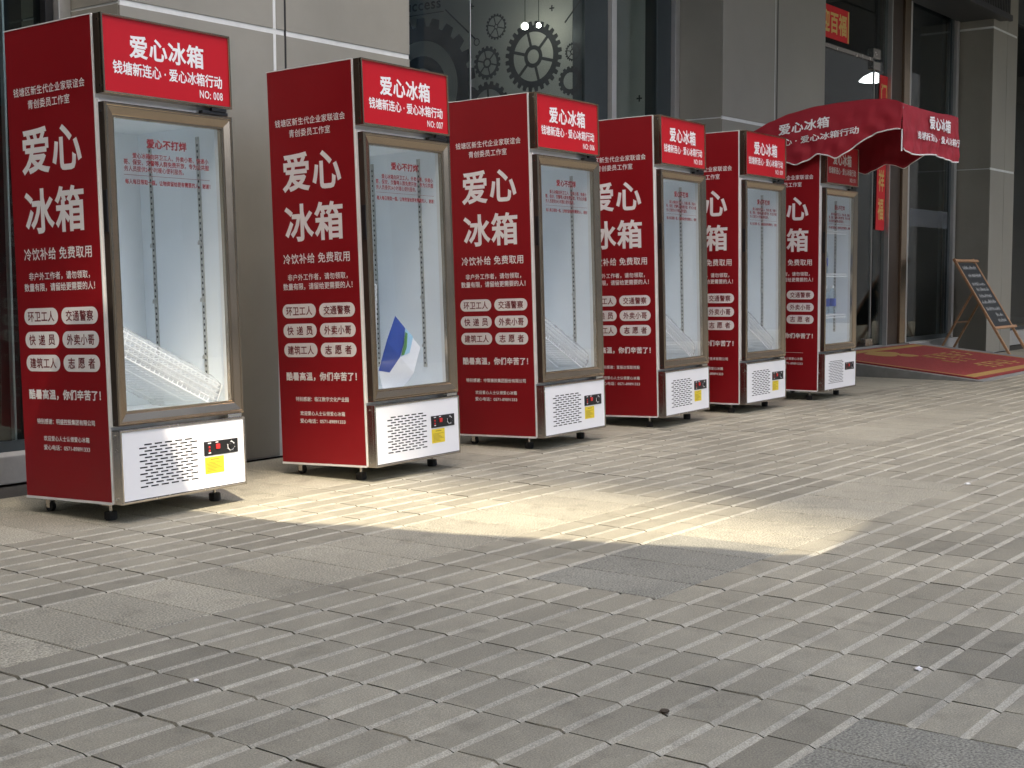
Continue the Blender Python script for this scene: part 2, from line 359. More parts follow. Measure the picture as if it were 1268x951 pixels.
pillar(.809, 2.837, [(1.768, 1.790), (1.846, 1.861)], (1.8462, 1.8608))
pillar(6.643, 8.597, [(7.575, 7.590), (7.612, 7.632)], (7.6122, 7.6318))
pillar(13.37, 14.30, [(13.895, 13.905)])
pillar(18.6, 20.6, [(19.4, 19.42)])
def bay(x0, x1, panes, bars, plinth_h=.13, plinth_y=1.28, name='shop_window', px1=None):
    wv = ob(name, MB().box(x0, px1 or x1, plinth_y, YG+.1, 0, plinth_h).mesh('plinth', [M_PLINTH], bevel=.006), BLD)
    for a, c in panes: ob('pane', MB().box(a, c, YG, YG+.012, plinth_h+.002, 4.3).mesh('pane', [M_GLASS]), wv)
    for a, c, m, y0, y1 in bars: ob('mullion', MB().box(a, c, y0, y1, plinth_h+.001, 4.3).mesh('mullion', [m], bevel=.003), wv)
    ob('head_rail', MB().box(x0, x1, YG-.03, YG+.06, 4.302, TOP).mesh('head_rail', [M_TEAL]), wv)
    ob('sill_rail', MB().box(x0, px1 or x1, YG-.025, YG-.002, plinth_h+.0015, plinth_h+.05).mesh('sill_rail', [M_TEAL]), wv)
    return wv
bay(-9.5, .805, [(-9.5, -2.9), (-2.88, -.55), (-.53, .69)], [(.692, .735, M_BLACK, YG-.04, YG+.06), (.737, .803, M_SILVER, YG-.08, YG+.06), (-.549, -.531, M_TEAL, YG-.02, YG+.04), (.50, .512, M_SILVER, YG+.02, YG+.05)])
bay(2.84, 6.64, [(2.84, 3.955), (3.965, 5.30), (5.69, 6.335)], [(5.303, 5.615, M_TEAL, YG-.012, YG+.1), (5.618, 5.680, M_SILVER, YG-.05, YG+.06), (6.338, 6.56, M_TEAL, YG-.012, YG+.1), (6.563, 6.635, M_SILVER, YG-.05, YG+.06), (3.956, 3.964, M_SILVER, YG, YG+.014)])
dw = bay(11.72, 13.365, [(11.79, 13.25)], [(11.722, 11.785, M_SILVER, YG-.05, YG+.06), (13.18, 13.248, M_TEAL, YG-.012, YG+.05), (13.252, 13.33, M_SILVER, YG-.05, YG+.05)], .19, 1.33)
ob('frosted_band', MB().box(11.80, 13.17, YG-.004, YG-.001, 1.50, 1.70).mesh('frosted_band', [glass_mat('frosted film', (.8, .84, .88), 1.2, .3, .05)]), dw)
bay(14.31, 18.6, [(14.31, 15.6), (15.62, 18.5)], [(14.32, 14.40, M_SILVER, YG-.3, YG-.2), (15.601, 15.619, M_TEAL, YG-.02, YG+.04)], .19, 1.33)
bay(20.6, 25, [(20.6, 25)], [])
# glass door bay
DR = ob('glass_door', MB().box(8.6, 11.72, YG-.05, YG+.12, .10, .178).mesh('threshold', [M_PLINTH], bevel=.004), BLD)
for a, c, z0, z1 in ((8.60, 10.83, .185, 3.19), (8.60, 10.85, 3.235, 4.3), (10.90, 11.19, .185, 4.3)): ob('pane', MB().box(a, c, YG, YG+.012, z0, z1).mesh('pane', [M_GLASS]), DR)
ob('head_rail', MB().box(8.60, 11.72, YG-.03, YG+.06, 4.302, TOP).mesh('head_rail', [M_TEAL]), DR)
ob('transom_rail', MB().box(8.60, 10.74, YG-.02, YG+.03, 3.192, 3.232).mesh('transom_rail', [M_STEEL], bevel=.004), DR)
ob('patch_fitting', MB().box(10.741, 10.93, YG-.03, YG+.04, 3.11, 3.195).box(10.741, 10.93, YG-.03, YG+.04, 3.23, 3.33).mesh('patch_fitting', [M_STEEL], bevel=.004), DR)
ob('patch_fitting', MB().box(10.66, 10.85, YG-.03, YG+.04, .186, .27).mesh('patch_fitting', [M_STEEL], bevel=.004), DR)
ob('door_edge', MB().box(10.832, 10.845, YG-.004, YG+.016, .272, 3.108).mesh('door_edge', [M_SILVER]), DR)
ob('post', MB().box(11.21, 11.55, YG-.03, YG+.1, .18, 4.3).mesh('post', [M_BRONZED], bevel=.004), DR)
ob('post_trim', MB().box(11.552, 11.715, YG-.06, YG+.05, .18, 4.3).mesh('post_trim', [M_BRONZE], bevel=.004), DR)
ob('post_trim', MB().box(11.192, 11.208, YG-.05, YG+.03, .18, 4.3).mesh('post_trim', [M_SILVER]), DR)
# louvred box over the door
SF = ob('door_soffit', MB().box(8.64, 13.60, .90, YG-.035, 3.97, 4.68).mesh('door_soffit', [M_SOFF]), BLD)
b = MB()
for k in range(82): b.box(8.66+k*.06, 8.684+k*.06, .862, .899, 4.03, 4.66)
ob('louvre_slats', b.mesh('louvre_slats', [mat('louvre metal', (.09, .092, .09), .45, .4)]), SF)
ob('fascia_rail', MB().box(8.62, 13.62, .855, .8985, 3.96, 4.028).mesh('fascia_rail', [M_SOFF], bevel=.004), SF)
ob('unseen_upper_wall', MB().box(4.6, 8.4, -2.2, YW-.03, TOP+.02, 9).mesh('unseen_upper_wall', [M_SOFF]), BLD); ob('unseen_upper_wall', MB().box(8.42, 25.2, -2.4, YW-.03, TOP+.02, 9).mesh('unseen_upper_wall', [M_SOFF]), BLD)  # unseen overhang, pushed out over the walk to darken far wall and paving
ob('unseen_upper_wall', MB().box(-9.6, 25.2, YW-.02, 7, TOP+.02, 16).mesh('unseen_upper_wall', [M_PANEL]), BLD)
# rooms behind the glass
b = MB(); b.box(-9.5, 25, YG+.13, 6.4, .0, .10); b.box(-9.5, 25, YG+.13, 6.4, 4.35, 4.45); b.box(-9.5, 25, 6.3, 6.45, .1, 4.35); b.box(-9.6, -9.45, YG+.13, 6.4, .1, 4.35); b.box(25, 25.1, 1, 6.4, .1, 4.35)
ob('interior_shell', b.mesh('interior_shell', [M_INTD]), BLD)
PW = ob('partition_wall', MB().box(5.305, 5.60, YG+.102, 5.2, .1, 4.35).mesh('partition_wall', [M_INT]), BLD)
PW2 = ob('partition_wall', MB().box(6.345, 6.55, YG+.102, 5.2, .1, 4.35).mesh('partition_wall', [M_INT]), BLD)
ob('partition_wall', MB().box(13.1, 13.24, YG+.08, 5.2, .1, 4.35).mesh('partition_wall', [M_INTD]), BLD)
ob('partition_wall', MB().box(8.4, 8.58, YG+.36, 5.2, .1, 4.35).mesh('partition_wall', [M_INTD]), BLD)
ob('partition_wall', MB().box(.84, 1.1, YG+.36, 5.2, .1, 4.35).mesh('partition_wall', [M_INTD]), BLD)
b = MB()
for k in range(34): b.box(8.6, 13.0, 4.0+.02*(k % 2), 4.06, .12+k*.095, .12+k*.095+.07)
ob('roller_shutter', b.mesh('roller_shutter', [M_SHUT]), BLD)
def gear(cy, cz, r, teeth, ri, hub, spokes, x=5.303):
    b = MB(); n = teeth*8
    def P(rr, t): return (x, cy+rr*math.cos(t), cz+rr*math.sin(t))
    for k in range(n):
        t0, t1 = 2*math.pi*k/n, 2*math.pi*(k+1)/n; ph = k % 8
        ro = r if ph in (2, 3, 4, 5) else r*.88
        if ph in (1, 6): b.quad([P(ri, t0), P(r*(.88 if ph == 1 else 1), t0), P(r*(1 if ph == 1 else .88), t1), P(ri, t1)])
        else: b.quad([P(ri, t0), P(ro, t0), P(ro, t1), P(ri, t1)])
    if hub:
        for k in range(28):
            t0, t1 = 2*math.pi*k/28, 2*math.pi*(k+1)/28
            b.quad([P(hub*.62, t0), P(hub, t0), P(hub, t1), P(hub*.62, t1)])
        for s in range(spokes):
            t = 2*math.pi*s/spokes+.25; d = Vector((0, math.cos(t), math.sin(t))); e = Vector((0, -math.sin(t), math.cos(t)))*r*.045; c = Vector((x-.0002, cy, cz))
            b.quad([c+d*hub*.95+e, c+d*ri*1.03+e, c+d*ri*1.03-e, c+d*hub*.95-e])
    ob('gear_print', b.mesh('gear_print', [M_MURAL]), PW)
gear(1.901, 2.609, .265, 28, .185, .085, 6); gear(2.344, 2.602, .130, 18, .092, .04, 6); gear(2.255, 2.870, .100, 20, .078, .02, 6)
gear(1.537, 2.609, .070, 20, .052, .024, 6); gear(1.559, 2.398, .108, 16, .062, .0, 0); gear(3.02, 2.46, .56, 22, .38, .26, 0); gear(2.33, 2.26, .20, 20, .14, .05, 5)
b = MB(); text(b, 'success', tside(5.303, 3.24, 2.81, 3.08, 3.14), .012); b.box(5.302, 5.3045, 2.78, 3.3, 3.045, 3.052)
for (y0, z0), (y1, z1) in (((2.764, 3.06), (2.463, 2.80)), ((1.466, 2.978), (1.61, 2.83))): b.beam((5.3035, y0, z0), (5.3035, y1, z1), .012, .002, (1, 0, 0))
for y, z in ((1.728, 2.95), (2.493, 3.052)): b.box(5.302, 5.3045, y-.022, y+.022, z-.005, z+.005); b.box(5.3018, 5.3047, y-.005, y+.005, z-.022, z+.022)
for k in range(20):
    t0, t1 = 2*math.pi*k/20, 2*math.pi*(k+1)/20; P = lambda r, t: (5.3032, 2.447+r*math.cos(t), 2.773+r*math.sin(t)); b.quad([P(.022, t0), P(.03, t0), P(.03, t1), P(.022, t1)])
ob('mural_lines', b.mesh('mural_lines', [M_MURAL]), PW)
ob('cross_print', MB().box(6.342, 6.3445, 1.57, 1.62, 2.37, 2.382).box(6.3418, 6.3448, 1.589, 1.601, 2.35, 2.402).mesh('cross_print', [M_MURAL]), PW2)
# lamps seen inside
def bulb(x, y, z, label, r=.022):
    t = thing('pendant_lamp', label, 'lamp', (x, y, z)); g = MB()
    for k in range(5):
        a0, a1 = math.pi*k/5, math.pi*(k+1)/5
        g.tube((0, 0, -r*math.cos(a0)), (0, 0, -r*math.cos(a1)), max(.001, r*math.sin(a0)), 12, 0, max(.001, r*math.sin(a1)), False)
    ob('bulb', g.mesh('bulb', [M_LAMP], smooth=True), t); ob('cord', MB().tube((0, 0, r), (0, 0, 4.34-z), .003, 6).mesh('cord', [M_BLACK]), t)
bulb(5.06, 1.80, 2.79, 'glowing warm bulb hanging before the big gear of the mural', .026); bulb(5.08, 1.69, 2.787, 'small glowing bulb hanging between the big gear and the smallest gear', .018)
t = thing('dome_lamp', 'white lit dome lamp hanging behind the glass door', 'lamp', (12.2, 2.0, 3.20)); g = MB(); prof = [(.01, .10), (.05, .085), (.12, .05), (.17, .0), (.16, -.005)]
for (r0, z0), (r1, z1) in zip(prof, prof[1:]): g.tube((0, 0, z0), (0, 0, z1), r0, 24, 0, r1, False)
ob('shade', g.mesh('shade', [M_LAMPW], smooth=True), t); ob('cord', MB().tube((0, 0, .14), (0, 0, 1.18), .004, 6).mesh('cord', [M_BLACK]), t)
t = thing('ceiling_panel_light', 'lit white panel light on the ceiling inside the window by the first fridge', 'lamp', (1.05, 3.1, 2.98))

# ------------------------------------------------------------------ fridges
W, D = .6575, .5777
FX = [0, 1.3561, 2.753, 4.0649, 5.1598, 6.3759]; DY = [0, -.0663, -.0205, -.0044, .0034, -.0235]; YWF = [.0451, .0535, .0514, .0769, .0304, .0392]
DZ = [.0067, .0018, -.0013, -.0013, -.0061, .0001]; TI = [.0309, .036, .0306, .0265, .0127, .0032]
NUM = ['NO: 008', 'NO: 007', 'NO: 006', 'NO: 010', 'NO: 009', 'NO: 011']
SPON = ['特别感谢：明盛控股集团有限公司', '特别感谢：临江数字文化产业园', '特别感谢：中策橡胶集团股份有限公司', '特别感谢：富丽达恒联控股', '特别感谢：格力电子技术有限公司', None]
LAB = ['red glass-door display fridge with header number 008, wrapped racks inside', 'red glass-door display fridge with header number 007 and a blue and white leaflet inside',
       'red glass-door display fridge with header number 006', 'red glass-door display fridge standing next after the one numbered 006',
       'red glass-door display fridge standing beside the one under the awning', 'red glass-door display fridge standing under the red cloth awning, with no yellow sticker']
GRP = 'red display fridges in a row'
def vent_panel(b):
    x0, x1, z0, z1, y = .009, W-.009, .082, .349, .0015
    rows = []
    n = 14
    for k in range(n):
        zc = .291-k*.0126; off = .0 if k % 2 else .026
        rows.append((zc-.0031, zc+.0031, [(.092+off+q*.052, .092+off+q*.052+.037) for q in range(6 if off == 0 else 5)]))
    zt = z1
    for za, zb, sl in rows:
        b.quad([(x0, y, zb), (x1, y, zb), (x1, y, zt), (x0, y, zt)])
        xa = x0
        for s0, s1 in sl:
            b.quad([(xa, y, za), (s0, y, za), (s0, y, zb), (xa, y, zb)]); xa = s1
            b.quad([(s0, y, zb), (s1, y, zb), (s1, y+.006, zb), (s0, y+.006, zb)]); b.quad([(s0, y, za), (s1, y, za), (s1, y+.006, za), (s0, y+.006, za)])
        b.quad([(xa, y, za), (x1, y, za), (x1, y, zb), (xa, y, zb)]); zt = za
    b.quad([(x0, y, z0), (x1, y, z0), (x1, y, zt), (x0, y, zt)])
def pill(b, y0, y1, z0, z1, x):
    r = (z1-z0)/2; zc = (z0+z1)/2; a, c = max(y0, y1)-r, min(y0, y1)+r
    b.quad([(x, a+r*math.sin(t), zc+r*math.cos(t)) for t in [math.pi*k/12 for k in range(13)]] + [(x, c-r*math.sin(t), zc-r*math.cos(t)) for t in [math.pi*k/12 for k in range(13)]])
PILLS = [(.538, .327), (.307, .089)]; PROWS = [(.766, .832), (.673, .739), (.581, .647)]
PTXT = [('环卫工人', '交通警察'), ('快  递  员', '外卖小哥'), ('建筑工人', '志  愿  者')]
SIDE_LINES = (('钱塘区新生代企业家联谊会', .537, .105, 1.665, 1.700, .007), ('青创委员工作室', .450, .197, 1.612, 1.648, .007), ('爱心', .504, .140, 1.357, 1.540, .024), ('冰箱', .500, .139, 1.124, 1.302, .024),
        ('冷饮补给 免费取用', .519, .108, 1.020, 1.068, .011), ('非户外工作者，请勿领取，', .495, .125, .941, .973, .014), ('数量有限，请留给更需要的人！', .527, .098, .897, .930, .014),
        ('酷暑高温，你们辛苦了！', .531, .094, .468, .510, .032),
        ('欢迎爱心人士认领爱心冰箱', .451, .174, .304, .325, .016), ('爱心电话：0571-89891333', .454, .173, .268, .289, .016))
def pill_text(b, r, k, q=None):
    (z0, z1), (y0, y1) = PROWS[r], PILLS[k]
    c = (y0+y1)/2; hw = .082; tx = PTXT[r][k]
    if q is not None: tx = tx.split()[q]; c += .060*(1-q); hw = .0205
    text(b, tx, tside(-.0044, c+hw, c-hw, z0+.012, z1-.012), .014)
def glass_text(b):
    y = .0155
    for s, x0, x1, z0, z1, bd in (('爱心不打烊', .206, .412, 1.440, 1.478, .040), ('爱心冰箱向环卫工人、外卖小哥、快递小', .135, .527, 1.397, 1.419, .026), ('哥、保安、交警等人群免费开放，专为公共服', .091, .529, 1.371, 1.394, .026),
        ('务人员提供24小时暖心便利服务。', .092, .392, 1.346, 1.368, .018), ('每人每日限取一瓶，让物资留给更有需要的人，谢谢！', .094, .532, 1.297, 1.318, .028)): text(b, s, tfront(y, x0, x1, z0, z1), bd)
    b.quad([(.091, y, 1.3322), (.53, y, 1.3322), (.53, y, 1.3337), (.091, y, 1.3337)])
def rail(b):
    b.box(-.0035, 0, -.010, .010, .50, 1.53)
    for k in range(40): b.box(-.0042, -.0034, -.0035, .0035, .515+k*.025, .515+k*.025+.010, 1)
    for z in (.60, .84, 1.08): b.box(-.016, -.0043, -.007, .007, z, z+.012); b.box(-.02, -.0161, -.012, .0, z+.002, z+.018)
def rack(b, lx=.50, ly=.38):
    r = .0022
    for y in (0, ly/2, ly): b.tube((0, y, 0), (lx, y, 0), .003, 6)
    for x in (0, lx): b.tube((x, 0, 0), (x, ly, 0), .003, 6)
    for k in range(1, 22): b.tube((lx*k/22, -.004, .003), (lx*k/22, ly+.004, .003), r, 5, cap=False)
    for k in range(0, 23): b.tube((lx*k/22, -.004, .003), (lx*k/22, -.004, -.02), r, 5, cap=False)
    b.tube((0, -.004, -.02), (lx, -.004, -.02), .003, 6)
FR = []
for i in range(6):
    t = thing('display_fridge', LAB[i], 'fridge', (FX[i], DY[i]-.07*math.sin(TI[i]), DZ[i]), (-TI[i], 0, YWF[i]), GRP); FR.append(t)
    part('cabinet', 'cab', lambda b: [b.box(.001, .045, .0555, D, .07, 1.925), b.box(W-.045, W-.001, .0555, D, .07, 1.925), b.box(.0451, W-.0451, D-.045, D-.001, .07, 1.925), b.box(.0451, W-.0451, .0555, D-.0451, 1.572, 1.925), b.box(.0451, W-.0451, .0555, D-.0451, .07, .402)], [M_LINER], t)
    sp = part('side_panel', 'side', lambda b: b.box(-.003, .0005, .0565, D, .0785, 1.9275), [M_SIDE], t, bevel=.0008)
    part('side_panel', 'sideR', lambda b: b.box(W-.0005, W+.003, .0565, D, .0785, 1.9275), [M_SIDE], t, bevel=.0008)
    part('edge_trim', 'trim', lambda b: [b.box(-.0045, .0003, .049, .056, .074, 1.931), b.box(-.0045, .0003, .0561, D+.002, .069, .078), b.box(-.0045, .0003, .0561, D+.002, 1.928, 1.932), b.box(W-.0003, W+.0045, .049, .056, .074, 1.931), b.box(.0004, W-.0004, .0566, D, 1.9255, 1.9315)], [M_GASK], t)
    for q, (s_, y0, y1, z0, z1, bd) in enumerate(SIDE_LINES): part('text_line', f'st{q}', lambda b: text(b, s_, tside(-.0038, y0, y1, z0, z1), bd), [M_LET], sp)
    for r, (z0, z1) in enumerate(PROWS):
        for k, (y0, y1) in enumerate(PILLS): part('text_pill', f'pill{r}{k}', lambda b, y0=y0, y1=y1, z0=z0, z1=z1: pill(b, y0, y1, z0, z1, -.0037), [M_LET], sp); [part('pill_lettering', f'ptext{r}{k}{q}', lambda b, q=q, r=r, k=k: pill_text(b, r, k, q), [M_DINK], sp) for q in (range(3) if ' ' in PTXT[r][k] else (None,))]
    if SPON[i]:
        w_ = .030*len(SPON[i])*.78; part('text_line', f'spon{i}', lambda b: text(b, SPON[i], tside(-.0038, .3125+w_/2, .3125-w_/2, .371, .393), .016), [M_LET], sp)
    else:
        part('print_line', 'pl6', lambda b: b.quad([(-.0038, .40, .360), (-.0038, .17, .360), (-.0038, .17, .362), (-.0038, .40, .362)]), [M_LET], sp)
    # header light box
    hd = part('header_box', 'hbox', lambda b: b.box(0, W, .0125, .0485, 1.632, 1.930), [M_BRONZE], t, bevel=.002)
    part('header_ribs', 'hrib', lambda b: [b.box(-.0022, .0005, .014+k*.0068, .0172+k*.0068, 1.636, 1.926) for k in range(5)], [M_BRONZED], hd)
    part('header_frame', 'hfr', lambda b: b.frame(0, W, 1.632, 1.930, [(0, .013), (0, .0), (.0018, -.002), (.0055, -.002), (.007, .001), (.0085, .001), (.0095, .0062)]), [M_BRONZE], hd)
    fc = part('header_face', 'hface', lambda b: b.box(.009, W-.009, .0058, .0115, 1.641, 1.921), [M_FACE], hd)
    def htext(b, i=i):
        text(b, '爱心冰箱', tfront(.0052, .134, .514, 1.778, 1.868), .026); text(b, '钱塘新连心 · 爱心冰箱行动', tfront(.0052, .051, .611, 1.709, 1.761), .020); text(b, NUM[i], tfront(.0052, .486, .612, 1.662, 1.694), .014)
    part('header_lettering', f'ht{i}', htext, [M_LET], hd)
    for z in (1.660, 1.905): part('screw', 'scr', lambda b: b.tube((-.003, 0, 0), (.001, 0, 0), .0042, 10), [M_CHROME], hd, (-.0005, .018, z))
    # door
    dr = part('door', 'dfr', lambda b: b.frame(0, W, .3725, 1.600, [(.0, .036), (0, .004), (.004, 0), (.010, 0), (.013, .003), (.016, .003), (.043, .011), (.046, .014), (.052, .014), (.0545, .018), (.0545, .036)]), [M_BRONZE], t)
    part('door_edge', 'dedge', lambda b: b.box(-.0012, .0, .004, .035, .376, 1.597), [M_BRONZED], dr)
    part('handle', 'dhand', lambda b: b.box(-.006, -.0013, .004, .026, 1.112, 1.270), [M_BLACK], dr, bevel=.002)
    part('pane', 'dpane', lambda b: b.box(.050, W-.050, .0165, .0215, .422, 1.5505), [M_FGLASS], dr)
    part('glass_lettering', 'gtext', glass_text, [M_REDINK], dr)
    part('gasket', 'gask', lambda b: b.frame(.0005, W-.0005, .368, 1.612, [(0, .055), (0, .0365), (.054, .0365), (.054, .055)]), [M_GASK], dr)
    part('hinge', 'hing', lambda b: [b.box(W-.16, W-.02, .006, .03, 1.602, 1.615), b.box(W-.11, W-.03, .002, .02, 1.6155, 1.630)], [M_BLACK], t, bevel=.002)
    part('lower_hinge', 'hing2', lambda b: b.box(W-.09, W-.012, .004, .03, .3575, .3715), [M_CHROME], t, bevel=.002)
    part('screw', 'scr', None, None, dr, (-.0018, .02, 1.565)); part('screw', 'scr', None, None, dr, (-.0018, .02, .395))
    # base
    ba = part('base', 'base', lambda b: b.box(.0, W, .0125, .055, .07, .3565), [M_STEEL], t, bevel=.0015)
    part('base_cavity', 'bcav', lambda b: b.box(.02, W-.02, .0092, .0122, .09, .34), [M_DARK], ba)
    part('base_frame', 'bfr', lambda b: b.frame(0, W, .07, .3565, [(0, .0122), (0, .0), (.0025, -.0022), (.008, -.0022), (.0095, .0012)]), [M_STEEL], ba)
    fp = part('front_panel', 'fpan', vent_panel, [M_WHITE], ba)
    cp = part('control_plate', 'cpl', lambda b: b.box(.424, .612, -.0015, .0012, .2125, .2705), [M_BLACK], ba, bevel=.003)
    def dial(b):
        for k in range(26):
            a0, a1 = math.radians(-200+k*11.5), math.radians(-200+(k+1)*11.5); P = lambda r, a: (.572+r*math.cos(a), -.0019, .2415+r*math.sin(a))
            b.quad([P(.0165, a0), P(.0195, a0), P(.0195, a1), P(.0165, a1)])
            if k % 4 == 0: b.quad([P(.0195, a0-.08), P(.0235, a0-.03), P(.0235, a0+.03), P(.0195, a0+.08)])
        for x, z, wd in ((.444, .261, .018), (.486, .262, .016), (.446, .221, .014)): b.quad([(x, -.0019, z), (x+wd, -.0019, z), (x+wd, -.0019, z+.004), (x, -.0019, z+.004)])
    part('dial_ring', 'dial', dial, [M_LET], cp)
    part('knob', 'knob', lambda b: b.tube((.572, -.010, .2415), (.572, -.0016, .2415), .012, 18, 0, .014), [M_BLACK], cp)
    part('switch', 'swi', lambda b: b.box(.486, .508, -.007, -.0016, .236, .257), [M_REDBTN], cp, bevel=.003)
    part('indicator', 'ind', lambda b: [b.box(.448, .456, -.003, -.0016, .243, .251), b.box(.448, .456, -.003, -.0016, .229, .237)], [M_REDBTN], cp)
    if i < 5:
        st = part('sticker', 'stk', lambda b: b.quad([(.427, .0008, .138), (.532, .0008, .138), (.532, .0008, .206), (.427, .0008, .206)]), [M_YEL], ba)
        def stt(b):
            b.quad([(.458, .0003, .194), (.505, .0003, .194), (.505, .0003, .198), (.458, .0003, .198)])
            for k in range(7): b.quad([(.437, .0003, .182-k*.0058), (.437+.085-.012*((k*3) % 4), .0003, .182-k*.0058), (.437+.085-.012*((k*3) % 4), .0003, .1842-k*.0058), (.437, .0003, .1842-k*.0058)])
        part('sticker_print', 'stkt', stt, [M_YINK], st)
    for z in (.092, .335): part('screw', 'scr', None, None, ba, (-.0008, .030, z))
    # inside
    for k, y in enumerate((.165, .46)):
        part('shelf_rail', 'rail', rail, [M_RAIL, M_DARK], t, (W-.0452, y, 0)); part('shelf_rail', 'rail', None, None, t, (.0452, y, 0), (0, 0, math.pi))
    if i == 5:
        for z in (.64, .955, 1.285): part('wire_shelf', 'shelf6', lambda b: rack(b, .55, .42), [M_WIRE], t, (.054, .075, z))
    # feet
    def foot_z(x, y): return (y*math.sin(TI[i])-DZ[i])/math.cos(TI[i])
    for x in (.055, W-.055):
        y = .14; f = part('foot', 'foot', lambda b: [b.tube((0, 0, 0), (0, 0, .034), .021, 14, 0, .023)] + [b.box(.019*math.cos(a)-.004, .019*math.cos(a)+.004, .019*math.sin(a)-.004, .019*math.sin(a)+.004, .004, .031) for a in [k*math.pi/4 for k in range(8)]], [M_RUB], t, (x, y, foot_z(x, y)))
        part('stem', 'stem', lambda b: [b.tube((0, 0, .0345), (0, 0, .088), .006, 10), b.box(-.03, .03, -.02, .02, .060, .0695)], [M_STEEL], f)
        y = D-.07; f = part('caster', 'cast', lambda b: b.tube((-.009, 0, .022), (.009, 0, .022), .022, 18), [M_RUB], t, (x, y, foot_z(x, y)))
        part('fork', 'fork', lambda b: [b.box(-.014, -.0105, -.012, .012, .016, .062), b.box(.0105, .014, -.012, .012, .016, .062), b.box(-.022, .022, -.02, .02, .0622, .068)], [M_STEEL], f)

def in_fridge(i, o):      # things lying inside a fridge share its stance
    o.matrix_world = FR_M[i] @ o.matrix_basis
bpy.context.view_layer.update()
FR_M = [Matrix.Translation(f.location) @ f.rotation_euler.to_matrix().to_4x4() for f in FR]
# racks wrapped in film
def wrap_mesh(lx, ly, h, seed):
    rn = random.Random(seed); b = MB(); nx, n = 26, 22; vs = []
    for a in range(nx+1):
        for k in range(n):
            t = 2*math.pi*k/n; cx, cz = math.cos(t), math.sin(t)
            y = ly/2 + (ly/2+.012)*math.copysign(abs(cx)**.35, cx); z = h/2 + (h/2+.012)*math.copysign(abs(cz)**.5, cz)
            q = .75 if a in (0, nx) else 1
            vs.append((-.012+(lx+.024)*a/nx, ly/2+(y-ly/2)*q+rn.uniform(-.004, .004), h/2+(z-h/2)*q+rn.uniform(-.005, .005)))
    fs = [(a*n+k, a*n+(k+1) % n, (a+1)*n+(k+1) % n, (a+1)*n+k) for a in range(nx) for k in range(n)]
    return b.add(vs, fs).mesh('film_wrap', [M_WRAP], smooth=True)
RL = ['film-wrapped white wire racks inside the fridge beside the sunlit patch', 'bundle of white wire racks standing on end behind the leaflet', 'film-wrapped white wire racks inside the fridge next to the leaflet one',
      'bundle of wire racks leaning in the fridge next after number 006', 'bundle of wire racks leaning in the fridge beside the awning one']
for i in range(5):
    o = thing('wire_rack_bundle', RL[i], 'rack', group='racks inside the fridges')
    if i == 1: o.matrix_basis = Matrix.Translation((.155, .12, .412)) @ Matrix.Rotation(R(-86), 4, 'Y')
    else: o.matrix_basis = Matrix.Translation((.056, .075, .650)) @ Matrix.Rotation(R(26), 4, 'Y')
    for k in range(4): part('wire_rack', 'rack%d' % (i == 1), (lambda b: rack(b, .50)) if i == 1 else (lambda b: rack(b, .565)), [M_WIRE], o, (0, 0, .022+k*.024))
    ob('film_wrap', wrap_mesh(.50 if i == 1 else .565, .38, .115, i), o); in_fridge(i, o)
# leaflet
o = thing('folded_leaflet', 'folded blue, green and white leaflet leaning inside the fridge numbered 007', 'leaflet')
def lf(px, py, dy=0): u = 480+px/7.92; v = 380+py/7.92; return (.331+(u-490.5)*.0060, .125+dy, .761-(v-390)*.0042)
ob('page', MB().quad([lf(85, 80), lf(335, 380), lf(205, 605, -.03), lf(-60, 300, -.03)]).mesh('page', [M_PAPER]), o)
ob('page', MB().quad([lf(205, 605, -.0302), lf(-60, 300, -.0302), lf(-120, 560, -.012), lf(-60, 740, .0)]).quad([lf(205, 605, -.0302), lf(-60, 740, .0), lf(105, 745, .0), lf(170, 690, -.01)]).mesh('page', [M_PAPER]), o)
ob('blue_print', MB().quad([lf(85, 80, -.001), lf(180, 194, -.002), lf(140, 330, -.015), lf(70, 450, -.0315), lf(-60, 300, -.0315)]).quad([lf(70, 450, -.0318), lf(-60, 300, -.0318), lf(-120, 560, -.0135), lf(-20, 585, -.018)]).mesh('blue_print', [M_BLUE]), o)
ob('pale_blue_print', MB().quad([lf(180, 194, -.0022), lf(250, 278, -.008), lf(180, 420, -.0245), lf(75, 452, -.0316), lf(140, 330, -.0155)]).mesh('pale_blue_print', [M_LBLUE]), o)
ob('green_print', MB().quad([lf(165, 230, -.012), lf(185, 245, -.013), lf(150, 370, -.026), lf(110, 435, -.032), lf(78, 440, -.033), lf(130, 340, -.022)]).mesh('green_print', [M_GREEN]), o)
o.matrix_basis = Matrix(); in_fridge(1, o)
# water bottles in the last fridge
for k, (x, y, z) in enumerate([(.15, .14, .645), (.23, .16, .645), (.33, .13, .645), (.43, .18, .645), (.52, .15, .645), (.18, .2, .96), (.30, .14, .96), (.47, .2, .96)]):
    o = thing('water_bottle', 'clear water bottle with blue label on the %s shelf of the fridge under the awning' % ('lowest' if k < 5 else 'middle'), 'bottle', group='bottles in the last fridge'); o.matrix_basis = Matrix.Translation((x, y, z))
    def bt(b):
        pr = [(.024, 0), (.031, .006), (.031, .14), (.028, .16), (.012, .195), (.012, .21)]
        for (r0, z0), (r1, z1) in zip(pr, pr[1:]): b.tube((0, 0, z0), (0, 0, z1), r0, 16, 0, r1, False)
    part('body', 'bot', bt, [M_BOTTLE], o, smooth=True); part('label_band', 'botl', lambda b: b.tube((0, 0, .06), (0, 0, .12), .0316, 16, cap=False), [M_BLUE], o); part('cap', 'botc', lambda b: b.tube((0, 0, .2), (0, 0, .222), .0135, 12), [M_LET], o)
    in_fridge(5, o)

